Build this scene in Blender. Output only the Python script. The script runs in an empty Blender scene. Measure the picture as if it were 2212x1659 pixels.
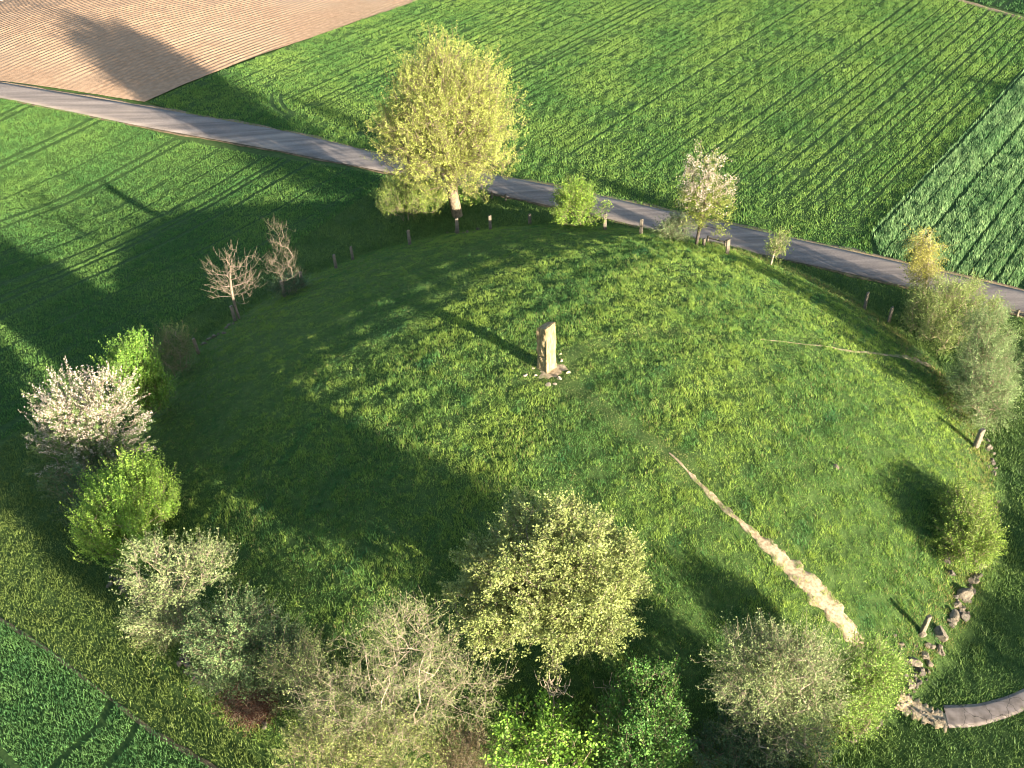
import bpy, bmesh, math, random
import numpy as np
from mathutils import Matrix, Vector
random.seed(7)
RNG = np.random.default_rng(7)
S = bpy.context.scene
COL = S.collection

# ------------------------------------------------------------------ camera, sky, sun, exposure
PW, PH = 2211.0, 1659.0                       # frame in which picture measurements were taken
FPX, PITCH, ROLL, CAMZ = 2281.69, 0.640049, -0.0459272, 48.2129
_cp, _sp, _cr, _sr = math.cos(PITCH), math.sin(PITCH), math.cos(ROLL), math.sin(ROLL)
FW = np.array([0, _cp, -_sp]); _r = np.array([1., 0, 0]); _u = np.array([0, _sp, _cp])
RT = _cr * _r + _sr * _u; UP = -_sr * _r + _cr * _u
EYE = np.array([0., 0, CAMZ])
cd = bpy.data.cameras.new("camera"); cam = bpy.data.objects.new("camera", cd); COL.objects.link(cam)
cd.sensor_width = 36; cd.lens = 36 * FPX / PW; cd.clip_start = 1; cd.clip_end = 5000
cam.matrix_world = Matrix(((RT[0], UP[0], -FW[0], 0), (RT[1], UP[1], -FW[1], 0), (RT[2], UP[2], -FW[2], CAMZ), (0, 0, 0, 1)))
S.camera = cam

SUN_EL = math.radians(9.5)
SHD = np.array([-0.6862, 0.7274])             # ground direction in which shadows fall
TAN = math.tan(SUN_EL)
W = bpy.data.worlds.new("World"); S.world = W; W.use_nodes = True
nt = W.node_tree
sky = nt.nodes.new("ShaderNodeTexSky"); sky.sky_type = 'NISHITA'; sky.sun_disc = False
sky.sun_elevation = SUN_EL; sky.sun_rotation = math.atan2(-SHD[0], -SHD[1]); sky.air_density = 1.0; sky.dust_density = 0.6
bg = nt.nodes["Background"]; bg.inputs[1].default_value = 0.08
nt.links.new(sky.outputs[0], bg.inputs[0])
sl = bpy.data.lights.new("sun", 'SUN'); sl.energy = 5.0; sl.angle = math.radians(0.5); sl.color = (1.0, 0.87, 0.67)
so = bpy.data.objects.new("sun", sl); COL.objects.link(so)
sd = Vector((SHD[0] * math.cos(SUN_EL), SHD[1] * math.cos(SUN_EL), -math.sin(SUN_EL)))
so.rotation_euler = sd.to_track_quat('-Z', 'Y').to_euler(); so.location = (60, -20, 60)
S.view_settings.view_transform = 'Standard'; S.view_settings.look = 'None'
S.view_settings.exposure = 2.5; S.view_settings.gamma = 1
S.cycles.pixel_filter_type = 'BLACKMAN_HARRIS'; S.cycles.filter_width = 1.0
S.cycles.max_bounces = 6; S.cycles.diffuse_bounces = 3; S.cycles.transmission_bounces = 3; S.cycles.glossy_bounces = 2

# ------------------------------------------------------------------ terrain
CX, CY, RM = 2.27, 59.33, 30.0
def T0(x, y):
    return (3.1 * np.exp(-((x + 62) ** 2 + (y - 152) ** 2) / (2 * 20 ** 2))
            - 2.1 * np.exp(-((x + 43) ** 2 + (y - 103) ** 2) / (2 * 13 ** 2)))
def T(x, y):
    x = np.asarray(x, float); y = np.asarray(y, float)
    r = np.hypot(x - CX, y - CY)
    m = np.where(r < RM, 0.3 + 5.7 * (1 - np.minimum(r / RM, 1) ** 2.45), np.clip(0.3 * (1 - (r - RM) / 0.8), 0, 1))
    wob = 0.05 * np.sin(x * .7 + 1.3) * np.sin(y * .8 + .4) + .04 * np.sin(x * 1.7 + y * .9) + .03 * np.sin(y * 2.1 - x * 1.3)
    return T0(x, y) + m + np.where(r < RM, wob * np.clip((RM - r) / 5, 0, 1), 0)
def ray(px, py):
    return FW + ((px - PW / 2) / FPX) * RT - ((py - PH / 2) / FPX) * UP
def at(px, py):
    "ground point seen at a picture point"
    d = ray(px, py); z = 0.0
    for _ in range(25):
        t = (z - CAMZ) / d[2]; p = EYE + t * d
        z = .5 * z + .5 * float(T(p[0], p[1]))
    return np.array([p[0], p[1], float(T(p[0], p[1]))])
def proj(P):
    d = np.asarray(P, float) - EYE; z = d @ FW
    return PW / 2 + FPX * (d @ RT) / z, PH / 2 - FPX * (d @ UP) / z, z
def on_plane(px, py, Y):
    d = ray(px, py); return EYE + d * (Y / d[1])

# ------------------------------------------------------------------ helpers
def tag(o, label=None, cat=None, group=None, kind=None):
    if label: o["label"] = label
    if cat: o["category"] = cat
    if group: o["group"] = group
    if kind: o["kind"] = kind
    return o
def link(name, me, mat=None, parent=None):
    o = bpy.data.objects.new(name, me); COL.objects.link(o)
    if mat: me.materials.append(mat)
    if parent is not None: o.parent = parent
    return o
def empty(name, loc):
    o = bpy.data.objects.new(name, None); COL.objects.link(o); o.location = loc; o.empty_display_size = .3
    return o
def np_mesh(name, V, F, col=None, smooth=False):
    V = np.ascontiguousarray(V, np.float32); F = np.ascontiguousarray(F, np.int32)
    me = bpy.data.meshes.new(name); k = F.shape[1]; n = len(F)
    me.vertices.add(len(V)); me.vertices.foreach_set("co", V.ravel())
    me.loops.add(n * k); me.loops.foreach_set("vertex_index", F.ravel())
    me.polygons.add(n); me.polygons.foreach_set("loop_start", np.arange(0, n * k, k, dtype=np.int32))
    me.polygons.foreach_set("loop_total", np.full(n, k, np.int32))
    if smooth: me.polygons.foreach_set("use_smooth", np.ones(n, bool))
    if col is not None:
        a = me.color_attributes.new("tint", 'FLOAT_COLOR', 'POINT')
        c = np.ones((len(V), 4), np.float32); c[:, :3] = col; a.data.foreach_set("color", c.ravel())
    me.update(calc_edges=True); me.validate()
    return me
_ph = np.random.default_rng(3)
_WV = [(_ph.uniform(0, 6.28), _ph.uniform(.6, 1.6), _ph.uniform(0, 6.28)) for _ in range(40)]
def noise(x, y, scale, seed=0):
    "smooth wave noise of about unit spread"
    o = 0
    for i in range(7):
        a, k, ph = _WV[(seed * 5 + i) % 40]
        o = o + np.sin((x * math.cos(a) + y * math.sin(a)) * k * 6.28 / scale + ph + seed)
    return o / 1.9
def inside(poly, x, y):
    c = np.zeros(len(x), bool); n = len(poly)
    for i in range(n):
        x0, y0 = poly[i]; x1, y1 = poly[(i + 1) % n]
        if y0 == y1: continue
        c ^= ((y0 > y) != (y1 > y)) & (x < (x1 - x0) * (y - y0) / (y1 - y0) + x0)
    return c
def dist_line(pts, x, y):
    "distance to a polyline and position along it (0..1)"
    best = np.full(len(x), 1e9); tt = np.zeros(len(x)); n = len(pts) - 1
    for i in range(n):
        a = np.array(pts[i][:2]); b = np.array(pts[i + 1][:2]); ab = b - a
        t = np.clip(((x - a[0]) * ab[0] + (y - a[1]) * ab[1]) / (ab @ ab), 0, 1)
        d = np.hypot(x - a[0] - t * ab[0], y - a[1] - t * ab[1])
        m = d < best; best = np.where(m, d, best); tt = np.where(m, (i + t) / n, tt)
    return best, tt
def W2(pts): return [tuple(at(*p)[:2]) for p in pts]
def in_view(x, y, mx=260, my=200):
    u, v, _ = proj(np.stack([x, y, T(x, y)], -1))
    return (u > -mx) & (u < PW + mx) & (v > -my) & (v < PH + my)

# ------------------------------------------------------------------ materials
def new_mat(name):
    m = bpy.data.materials.new(name); m.use_nodes = True; t = m.node_tree
    b = t.nodes["Principled BSDF"]; b.inputs["Specular IOR Level"].default_value = .2
    return m, t, b
def N(t, kind, **kw):
    n = t.nodes.new(kind)
    for k, v in kw.items(): setattr(n, k, v)
    return n
def noisy(name, c1, c2, scale=1.0, rough=.9, bump=.0, bscale=8.0, c3=None, scale3=.15, detail=6):
    m, t, b = new_mat(name); b.inputs["Roughness"].default_value = rough
    tc = N(t, "ShaderNodeTexCoord")
    n1 = N(t, "ShaderNodeTexNoise"); n1.inputs["Scale"].default_value = scale; n1.inputs["Detail"].default_value = detail
    t.links.new(tc.outputs["Object"], n1.inputs["Vector"])
    r = N(t, "ShaderNodeValToRGB"); r.color_ramp.elements[0].position = .32; r.color_ramp.elements[1].position = .68
    r.color_ramp.elements[0].color = (*c1, 1); r.color_ramp.elements[1].color = (*c2, 1)
    t.links.new(n1.outputs["Fac"], r.inputs["Fac"]); out = r.outputs["Color"]
    if c3:
        n3 = N(t, "ShaderNodeTexNoise"); n3.inputs["Scale"].default_value = scale3; n3.inputs["Detail"].default_value = 4
        t.links.new(tc.outputs["Object"], n3.inputs["Vector"])
        mp = N(t, "ShaderNodeMapRange"); mp.inputs[1].default_value = .5; mp.inputs[2].default_value = .68
        t.links.new(n3.outputs["Fac"], mp.inputs[0])
        mx = N(t, "ShaderNodeMix", data_type='RGBA'); mx.inputs[7].default_value = (*c3, 1)
        t.links.new(mp.outputs[0], mx.inputs[0]); t.links.new(out, mx.inputs[6]); out = mx.outputs[2]
    t.links.new(out, b.inputs["Base Color"])
    if bump:
        n2 = N(t, "ShaderNodeTexNoise"); n2.inputs["Scale"].default_value = bscale; n2.inputs["Detail"].default_value = 8
        t.links.new(tc.outputs["Object"], n2.inputs["Vector"])
        bp = N(t, "ShaderNodeBump"); bp.inputs["Strength"].default_value = bump; bp.inputs["Distance"].default_value = .08
        t.links.new(n2.outputs["Fac"], bp.inputs["Height"]); t.links.new(bp.outputs[0], b.inputs["Normal"])
    return m
def leafy(name, trans=.3, rough=.55):
    m, t, b = new_mat(name); b.inputs["Roughness"].default_value = rough; b.inputs["Specular IOR Level"].default_value = .25
    a = N(t, "ShaderNodeAttribute", attribute_name="tint")
    t.links.new(a.outputs["Color"], b.inputs["Base Color"])
    tr = N(t, "ShaderNodeBsdfTranslucent"); mx = N(t, "ShaderNodeMixShader"); mx.inputs[0].default_value = trans
    t.links.new(a.outputs["Color"], tr.inputs["Color"])
    t.links.new(b.outputs[0], mx.inputs[1]); t.links.new(tr.outputs[0], mx.inputs[2])
    t.links.new(mx.outputs[0], t.nodes["Material Output"].inputs["Surface"])
    return m
M = {}
M["grass"] = leafy("grass_blades", .3)
M["leaf"] = leafy("leaves", .2)
M["petal"] = leafy("petals", .25, .7)
M["turf"] = noisy("turf_soil", (.03, .06, .014), (.06, .1, .024), 2.5, .95, .5, 10)
M["cropsoil"] = noisy("crop_soil", (.02, .05, .014), (.045, .085, .02), 3, .95, .5, 9)
M["soil"] = noisy("dry_soil", (.255, .165, .105), (.34, .225, .148), 1.5, .95, .6, 6, (.31, .22, .15), .06)
M["dirt"] = noisy("path_dirt", (.2, .15, .095), (.4, .32, .22), 5, .95, .7, 12)
M["road"] = noisy("road_asphalt", (.155, .135, .132), (.2, .176, .17), 6, .85, .25, 30, (.24, .205, .185), .12)
_t = M["road"].node_tree; _b = _t.nodes["Principled BSDF"]; _src = _b.inputs["Base Color"].links[0].from_socket
_tc = N(_t, "ShaderNodeTexCoord"); _mp = N(_t, "ShaderNodeMapping"); _mp.inputs["Rotation"].default_value = (0, 0, math.radians(31)); _mp.inputs["Scale"].default_value = (.05, 1.1, 1)
_nz = N(_t, "ShaderNodeTexNoise"); _nz.inputs["Scale"].default_value = 1.3; _nz.inputs["Detail"].default_value = 7
_rp = N(_t, "ShaderNodeValToRGB"); _rp.color_ramp.elements[0].position = .35; _rp.color_ramp.elements[0].color = (.78, .76, .74, 1); _rp.color_ramp.elements[1].position = .65; _rp.color_ramp.elements[1].color = (1.3, 1.26, 1.2, 1)
_ml = N(_t, "ShaderNodeMix", data_type='RGBA', blend_type='MULTIPLY'); _ml.inputs[0].default_value = 1
_t.links.new(_tc.outputs["Object"], _mp.inputs[0]); _t.links.new(_mp.outputs[0], _nz.inputs["Vector"]); _t.links.new(_nz.outputs["Fac"], _rp.inputs["Fac"])
_t.links.new(_src, _ml.inputs[6]); _t.links.new(_rp.outputs[0], _ml.inputs[7]); _t.links.new(_ml.outputs[2], _b.inputs["Base Color"])
M["verge"] = noisy("road_verge_soil", (.15, .11, .065), (.27, .2, .135), 4, .95, .5, 10)
M["rock"] = noisy("field_stone", (.085, .072, .055), (.2, .17, .13), 3, .9, .8, 7)
M["darkrock"] = noisy("dark_field_stone", (.05, .044, .037), (.125, .11, .092), 3, .9, .8, 7)
M["bark"] = noisy("bark", (.15, .115, .08), (.3, .24, .175), 6, .9, .6, 14)
M["palebark"] = noisy("pale_bark", (.2, .165, .12), (.36, .3, .225), 6, .9, .4, 14)
M["seamsoil"] = noisy("seam_soil", (.05, .05, .025), (.17, .12, .08), 1.1, .95, .5, 9)
M["twigbark"] = noisy("thin_grey_bark", (.12, .095, .07), (.23, .185, .14), 6, .9, .4, 14)
M["darkbark"] = noisy("dark_bark", (.045, .037, .03), (.1, .082, .065), 6, .9, .5, 14)
M["limebark"] = noisy("grey_brown_bark", (.1, .078, .052), (.22, .175, .12), 4, .9, .8, 9)
M["palerock"] = noisy("pale_rubble", (.24, .2, .15), (.45, .38, .29), 4, .9, .6, 9)
M["wood"] = noisy("weathered_timber", (.1, .085, .066), (.2, .17, .13), 5, .85, .5, 16)

# ------------------------------------------------------------------ ground, mound, fields, road
def grid_sheet(name, xs, ys, zf, mat, ax=None):
    X, Y = np.meshgrid(xs, ys); x, y = X.ravel(), Y.ravel()
    if ax is not None: x, y = x * ax[0][0] + y * ax[1][0], x * ax[0][1] + y * ax[1][1]
    nx, ny = len(xs), len(ys)
    i = (np.arange(ny - 1)[:, None] * nx + np.arange(nx - 1)[None]).ravel()
    F = np.stack([i, i + 1, i + 1 + nx, i + nx], 1)
    if ax is not None and (ax[0][0] * ax[1][1] - ax[0][1] * ax[1][0]) < 0: F = F[:, ::-1]
    return np_mesh(name, np.stack([x, y, zf(x, y)], 1), F, smooth=True)
xs = np.concatenate([np.linspace(-1500, -130, 8), np.arange(-120, 121, 3.), np.linspace(130, 1500, 8)])
ys = np.concatenate([np.linspace(-1200, -10, 8), np.arange(0, 241, 3.), np.linspace(250, 2000, 8)])
tag(link("ground", grid_sheet("ground", xs, ys, lambda x, y: T0(x, y) - .03 - .2 * np.exp(-((x + 62) ** 2 + (y - 158) ** 2) / (2 * 26 ** 2)), M["turf"]), M["turf"]), "grassland spreading round the mound", "ground", kind="structure")
rr = np.concatenate([np.linspace(.01, 29.4, 150), [29.8, 30., 30.3, 30.6, 31.2]]); th = np.linspace(0, 2 * np.pi, 481)[:-1]
R_, Th = np.meshgrid(rr, th); x = (CX + R_ * np.cos(Th)).ravel(); y = (CY + R_ * np.sin(Th)).ravel()
nr = len(rr); i = (np.arange(480)[:, None] * nr + np.arange(nr - 1)[None]).ravel(); j = (((np.arange(480)[:, None] + 1) % 480) * nr + np.arange(nr - 1)[None]).ravel()
mz = T(x, y) - np.where(np.hypot(x - CX, y - CY) > 31, .06, 0)
tag(link("mound", np_mesh("mound", np.stack([x, y, mz], 1), np.stack([i, i + 1, j + 1, j], 1), smooth=True), M["turf"]), "round grassy burial mound", "mound", kind="structure")

ROWAZ = math.radians(38.2)
RA = np.array([math.sin(ROWAZ), math.cos(ROWAZ)]); RP = np.array([math.cos(ROWAZ), -math.sin(ROWAZ)])   # along rows, across rows
def field(name, poly, mat, sa, sp, zf, label):
    "sheet whose grid follows the sowing rows, cut to its convex outline"
    P = np.array(poly); a = P @ RA; b = P @ RP
    me = grid_sheet(name, np.arange(b.min() - sp, b.max() + sp, sp), np.arange(a.min() - sa, a.max() + sa, sa), zf, mat, (RP, RA))
    bm = bmesh.new(); bm.from_mesh(me)
    ar = sum(P[i][0] * P[(i + 1) % len(P)][1] - P[(i + 1) % len(P)][0] * P[i][1] for i in range(len(P)))
    for i in range(len(P)):
        p, q = P[i], P[(i + 1) % len(P)]; e = q - p; n = np.array([e[1], -e[0]]) * (1 if ar > 0 else -1)
        bmesh.ops.bisect_plane(bm, geom=bm.verts[:] + bm.edges[:] + bm.faces[:], plane_co=(p[0], p[1], 0), plane_no=(n[0], n[1], 0), clear_outer=True)
    bm.to_mesh(me); bm.free()
    o = link(name, me, mat); tag(o, label, "field", kind="structure"); return o
road_up = [(-420, 108), (0, 180), (300, 228), (650, 290), (835, 340), (1200, 403), (1500, 470), (1960, 572), (2211, 630), (2650, 740)]
road_lo = [(-420, 138), (0, 212), (300, 272), (600, 325), (830, 372), (1190, 445), (1520, 522), (1950, 617), (2211, 682), (2650, 800)]
def resample(pts, n):
    P = np.array(pts, float)[:, :2]; d = np.concatenate([[0], np.cumsum(np.hypot(*np.diff(P, axis=0).T))]); s = np.linspace(0, d[-1], n)
    return np.stack([np.interp(s, d, P[:, 0]), np.interp(s, d, P[:, 1])], 1)
def smooth_line(P, k=5):
    for _ in range(k): P[1:-1] = .25 * P[:-2] + .5 * P[1:-1] + .25 * P[2:]
    return P
RU = smooth_line(resample(W2(resample(road_up, 60)), 120), 12); RL = smooth_line(resample(W2(resample(road_lo, 60)), 120), 12)
def ribbon(name, A, B, k, dz, mat, skirt=.12, crown=0.):
    "strip between two lines draped on the land, with a skirt for thickness"
    n = len(A); V = []
    for i in range(n):
        for t in np.linspace(0, 1, k): V.append(A[i] * (1 - t) + B[i] * t)
    V = np.array(V); t = np.tile(np.linspace(0, 1, k), n)
    z = T(V[:, 0], V[:, 1]) + dz + crown * 4 * t * (1 - t); V = np.column_stack([V, z])
    F = [(i * k + j, i * k + j + 1, (i + 1) * k + j + 1, (i + 1) * k + j) for i in range(n - 1) for j in range(k - 1)]
    o = len(V); lo = [V[i * k + e] - [0, 0, skirt] for i in range(n) for e in (0, k - 1)]
    V = np.vstack([V, lo])
    for i in range(n - 1):
        F.append((i * k, (i + 1) * k, o + 2 * i + 2, o + 2 * i)); F.append(((i + 1) * k + k - 1, i * k + k - 1, o + 2 * i + 1, o + 2 * i + 3))
    return link(name, np_mesh(name, V, np.array(F)), mat)
tag(ribbon("road", RU, RL, 7, .09, M["road"], .2, .05), "narrow grey asphalt farm road", "road", kind="structure")
vw = np.array([.55 + .2 * math.sin(i * .9) + .15 * math.sin(i * 2.3) for i in range(120)])[:, None]
dn = (RU - RL); dn /= np.linalg.norm(dn, axis=1)[:, None]
tag(ribbon("far_verge", RU + dn * vw, RU - dn * .03, 3, .05, M["verge"]), "bare soil strip along the far road edge", "verge", kind="structure")
tag(ribbon("near_verge", RL + dn * .03, RL - dn * vw * .6, 3, .03, M["seamsoil"]), "bare soil strip along the near road edge", "verge", kind="structure")

_a, _b = at(0, 175)[:2], at(322, 222)[:2]
P_brown = [tuple(_a + (_a - _b) * 2.0), tuple(_b)] + W2([(905, 0), (1330, -160), (-500, -160)])
P_back = W2([(322, 221), (905, 0), (1330, -160), (1640, -105), (2060, 0), (2290, 60), (1878, 505), (1885, 552), (840, 350)])
P_left = W2([(-500, 130), (300, 277), (838, 380), (815, 405), (425, 667), (0, 962), (-450, 1275)])
P_pale = W2([(1880, 505), (2298, 62), (2700, 170), (2700, 745), (2211, 625), (1900, 553)])
P_far = W2([(1640, -112), (2060, -7), (2290, 52), (2700, 160), (2700, -170), (1660, -170)])
P_corner = W2([(-350, 1100), (0, 1338), (105, 1402), (235, 1502), (335, 1582), (470, 1665), (620, 1760), (-350, 1800)])
rowv = lambda x, y: x * RP[0] + y * RP[1]
rowa = lambda x, y: x * RA[0] + y * RA[1]
def furrows(x, y):
    v = rowv(x, y); edge = np.clip(dist_line(list(map(tuple, RU)), x, y)[0] / 6 - .35, 0.1, 1)
    w = v + .05 * noise(x, y, 9, 2)
    return T0(x, y) + .03 + .038 * edge * np.sin(w * 2 * np.pi / .78) * (1 + .25 * noise(x, y, 5, 4)) + .012 * noise(x, y, .9, 6)
field("ploughed_field", P_brown, M["soil"], .8, .13, furrows, "bare brown field ridged in straight furrows")
for nm, P, lb in (("crop_field", P_back, "wide green cereal field with dark drill lines"), ("crop_field", P_left, "green cereal field crossed by wheel tracks"),
                  ("crop_field", P_pale, "pale blue-green tall crop field in rows"), ("crop_field", P_far, "dark green crop field at the far corner"),
                  ("crop_field", P_corner, "dense green crop field in the near corner")):
    field(nm, P, M["cropsoil"], 3, 3, lambda x, y: T0(x, y) + .0, lb)

# bare earth: two trodden paths, worn ring round the stone, soil seam of the near field, gravel and cracked path
def trod(name, pix, widths, mat, label, dz=.018, n=90, amp=.35, skirt=.05):
    P = smooth_line(resample(W2(pix), n), 4); d = np.gradient(P, axis=0); d /= np.linalg.norm(d, axis=1)[:, None]; nn = np.stack([-d[:, 1], d[:, 0]], 1)
    w = np.interp(np.linspace(0, 1, n), np.linspace(0, 1, len(widths)), widths)
    rA = w * (1 + amp * np.array([math.sin(i * 1.1) * .5 + random.uniform(-.6, .6) for i in range(n)])) / 2
    rB = w * (1 + amp * np.array([math.sin(i * .8 + 2) * .5 + random.uniform(-.6, .6) for i in range(n)])) / 2
    o = ribbon(name, P + nn * rA[:, None], P - nn * rB[:, None], 5, dz, mat, skirt)
    tag(o, label, "path", kind="structure"); return P, w
path_a, wa = trod("footpath", [(1445, 978), (1480, 1012), (1520, 1055), (1590, 1120), (1680, 1200), (1760, 1275), (1820, 1340), (1862, 1400)],
                  [.08, .2, .1, .35, .2, .5, .3, .5, .25, .6, .55, 1.0, .85, 1.35, 1.15, 1.5, 1.3, 1.4, 1.0, 1.15, .4], M["dirt"], "sandy trodden path climbing the mound to the standing stone")
trod("field_seam", [(1640, -106), (1850, -54), (2060, -3), (2211, 42), (2400, 92)], [.9, 1.1, 1.0, 1.3], M["verge"], "pale strip between the two far fields", .03)
trod("farm_track", [(-260, 62), (-60, 14), (22, -6), (120, -32)], [3.2, 3.2, 3.2], M["road"], "far grey track at the corner of the ploughed field", .1, amp=.04)
path_b, wb = trod("footpath", [(1640, 733), (1690, 738), (1740, 744), (1810, 754), (1900, 765), (1960, 772), (2015, 792)], [.04, .12, .05, .2, .08, .28, .2, .35, .25, .5, .9, .45], M["dirt"], "thin worn trail crossing the far shoulder of the mound")
seam, ws = trod("field_seam", [(-60, 1300), (0, 1337), (100, 1402), (230, 1502), (330, 1582), (470, 1662), (560, 1720)], [.12, .26, .14, .34, .15], M["seamsoil"], "thin bare soil seam between the meadow and the near crop", .03)
grav, wg = trod("gravel_path", [(1940, 1512), (1975, 1532), (2010, 1548), (2048, 1562)], [1.0, 1.3, 1.1, 1.2], M["dirt"], "crumbled stony start of the path", .05, 40)
m, t, b = new_mat("cracked_asphalt"); b.inputs["Roughness"].default_value = .9
tc = N(t, "ShaderNodeTexCoord"); vo = N(t, "ShaderNodeTexVoronoi", feature='DISTANCE_TO_EDGE'); vo.inputs["Scale"].default_value = 1.0
nz = N(t, "ShaderNodeTexNoise"); nz.inputs["Scale"].default_value = 2.2; nz.inputs["Detail"].default_value = 6
mv = N(t, "ShaderNodeMix", data_type='RGBA', blend_type='LINEAR_LIGHT'); mv.inputs[0].default_value = .25
t.links.new(tc.outputs["Object"], nz.inputs["Vector"]); t.links.new(tc.outputs["Object"], mv.inputs[6]); t.links.new(nz.outputs["Color"], mv.inputs[7]); t.links.new(mv.outputs[2], vo.inputs["Vector"])
rp = N(t, "ShaderNodeValToRGB"); rp.color_ramp.elements[0].color = (.06, .055, .05, 1); rp.color_ramp.elements[1].color = (.2, .17, .158, 1); rp.color_ramp.elements[0].position = .004; rp.color_ramp.elements[1].position = .018
t.links.new(vo.outputs["Distance"], rp.inputs["Fac"]); ml = N(t, "ShaderNodeMix", data_type='RGBA', blend_type='MULTIPLY'); ml.inputs[0].default_value = .8
r2 = N(t, "ShaderNodeValToRGB"); r2.color_ramp.elements[0].color = (.5, .47, .43, 1); r2.color_ramp.elements[1].color = (1.35, 1.3, 1.25, 1); r2.color_ramp.elements[0].position = .3; r2.color_ramp.elements[1].position = .7
t.links.new(nz.outputs["Fac"], r2.inputs["Fac"]); t.links.new(rp.outputs[0], ml.inputs[6]); t.links.new(r2.outputs[0], ml.inputs[7]); t.links.new(ml.outputs[2], b.inputs["Base Color"])
pa = smooth_line(resample(W2([(2036, 1524), (2110, 1522), (2170, 1506), (2240, 1475), (2400, 1390)]), 40), 3)
pb = smooth_line(resample(W2([(2048, 1572), (2110, 1570), (2190, 1545), (2280, 1500), (2450, 1420)]), 40), 3)
tag(ribbon("path", pa, pb, 7, .05, m, .25, .03), "cracked grey path curving up to the mound", "path", kind="structure")
# worn ring round the stone
SB = np.array([2.4, 58.25]); 
def blob(name, cx, cy, r, mat, label, dz=.02, k=64, amp=.45, seed=0):
    V = [(cx, cy)]; rg = random.Random(seed)
    ph = [rg.uniform(0, 6.28) for _ in range(6)]
    for ring in (.35, .7, 1.):
        for i in range(k):
            a = i / k * 2 * math.pi; q = r * ring * (1 + amp * ring * (math.sin(3 * a + ph[0]) * .4 + math.sin(5 * a + ph[1]) * .3 + math.sin(11 * a + ph[2]) * .25 + rg.uniform(-.15, .15)))
            V.append((cx + q * math.cos(a), cy + q * math.sin(a)))
    V = np.array(V); z = T(V[:, 0], V[:, 1]) + dz; z[1 + 2 * k:] -= .06
    bm = bmesh.new(); vs = [bm.verts.new((*V[i], z[i])) for i in range(len(V))]
    for i in range(k):
        j = (i + 1) % k; bm.faces.new((vs[0], vs[1 + i], vs[1 + j]))
        for q in range(2): bm.faces.new((vs[1 + q * k + i], vs[1 + (q + 1) * k + i], vs[1 + (q + 1) * k + j], vs[1 + q * k + j]))
    me = bpy.data.meshes.new(name); bm.to_mesh(me); bm.free()
    o = link(name, me, mat); tag(o, label, "bare soil", kind="structure"); return o
blob("bare_soil", SB[0] + .3, SB[1] - .1, 1.15, M["dirt"], "worn bare earth at the foot of the standing stone", seed=4)

# ------------------------------------------------------------------ grass and crops (blades nobody could count)
def blades(x, y, zb, h, w, col, lean=.45, rng=RNG, curve=True):
    n = len(x); yaw = rng.uniform(0, 2 * np.pi, n); c, s = np.cos(yaw), np.sin(yaw)
    la = rng.uniform(0, 2 * np.pi, n); lm = np.abs(rng.normal(0, lean, n)) * h
    tx, ty = np.cos(la) * lm, np.sin(la) * lm
    p0 = np.stack([x - c * w / 2, y - s * w / 2, zb], 1); p1 = np.stack([x + c * w / 2, y + s * w / 2, zb], 1)
    tip = np.stack([x + tx, y + ty, zb + h], 1)
    V = np.stack([p0, p1, tip], 1).reshape(-1, 3); F = np.arange(3 * n).reshape(-1, 3)
    C = np.repeat(col, 3, axis=0)
    return V, F, C
class Sward:
    def __init__(s): s.V = []; s.C = []; s.n = 0
    def add(s, *a, **k):
        V, F, C = blades(*a, **k); s.V.append(V); s.C.append(C)
    def build(s, name, label, cat):
        V = np.concatenate(s.V); me = np_mesh(name, V, np.arange(len(V)).reshape(-1, 3), np.concatenate(s.C))
        return tag(link(name, me, M["grass"]), label, cat, kind="stuff")
def mixcol(c1, c2, t): t = np.clip(t, 0, 1)[:, None]; return np.array(c1) * (1 - t) + np.array(c2) * t
def scatter(poly, dens):
    P = np.array(poly); lo, hi = P.min(0), P.max(0); n = int((hi[0] - lo[0]) * (hi[1] - lo[1]) * dens)
    x = RNG.uniform(lo[0], hi[0], n); y = RNG.uniform(lo[1], hi[1], n); k = inside(poly, x, y); x, y = x[k], y[k]; k = in_view(x, y)
    return x[k], y[k]
road_poly = [tuple(p) for p in RU] + [tuple(p) for p in RL[::-1]]
def off_road(x, y): return ~inside(road_poly, x, y)

# mound grass: tufts of long blades
G = Sward()
n = int(np.pi * RM ** 2 * 21); r = RM * np.sqrt(RNG.uniform(0, 1.03, n)); a = RNG.uniform(0, 2 * np.pi, n)
tx, ty = CX + r * np.cos(a), CY + r * np.sin(a); k = in_view(tx, ty); tx, ty = tx[k], ty[k]
def bare(x, y):
    "1 where feet have worn the turf away"
    d1, t1 = dist_line([tuple(p) for p in path_a], x, y); w1 = np.interp(t1, np.linspace(0, 1, 90), wa)
    d2, t2 = dist_line([tuple(p) for p in path_b], x, y); w2 = np.interp(t2, np.linspace(0, 1, 90), wb)
    d3 = np.hypot(x - SB[0] - .35, y - SB[1] + .15)
    e = .34 + .12 * noise(x, y, .8, 6) + .1 * noise(x, y, .33, 8)
    return ((d1 < w1 * e) & ((t1 > .4) | (noise(x, y, 1.3, 11) > .1))) | ((d2 < w2 * e) & (noise(x, y, 1.1, 12) > .25)) | (d3 < .75 + .3 * noise(x, y, .9, 3))
def worn(x, y):
    "short trodden turf along the walking lines"
    L1 = W2([(1225, 830), (1330, 905), (1425, 960), (1480, 1010)]); L2 = W2([(1240, 760), (1400, 715), (1560, 728)])
    return np.exp(-(dist_line(L1, x, y)[0] / .8) ** 2) + .6 * np.exp(-(dist_line(L2, x, y)[0] / .6) ** 2) + np.exp(-(np.hypot(x - SB[0] - .4, y - SB[1]) / 2.2) ** 2)
wn = worn(tx, ty)
big = noise(tx, ty, 7, 1); mid = noise(tx, ty, 2.2, 5)
alo = (tx - CX) * SHD[0] + (ty - CY) * SHD[1]
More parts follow.
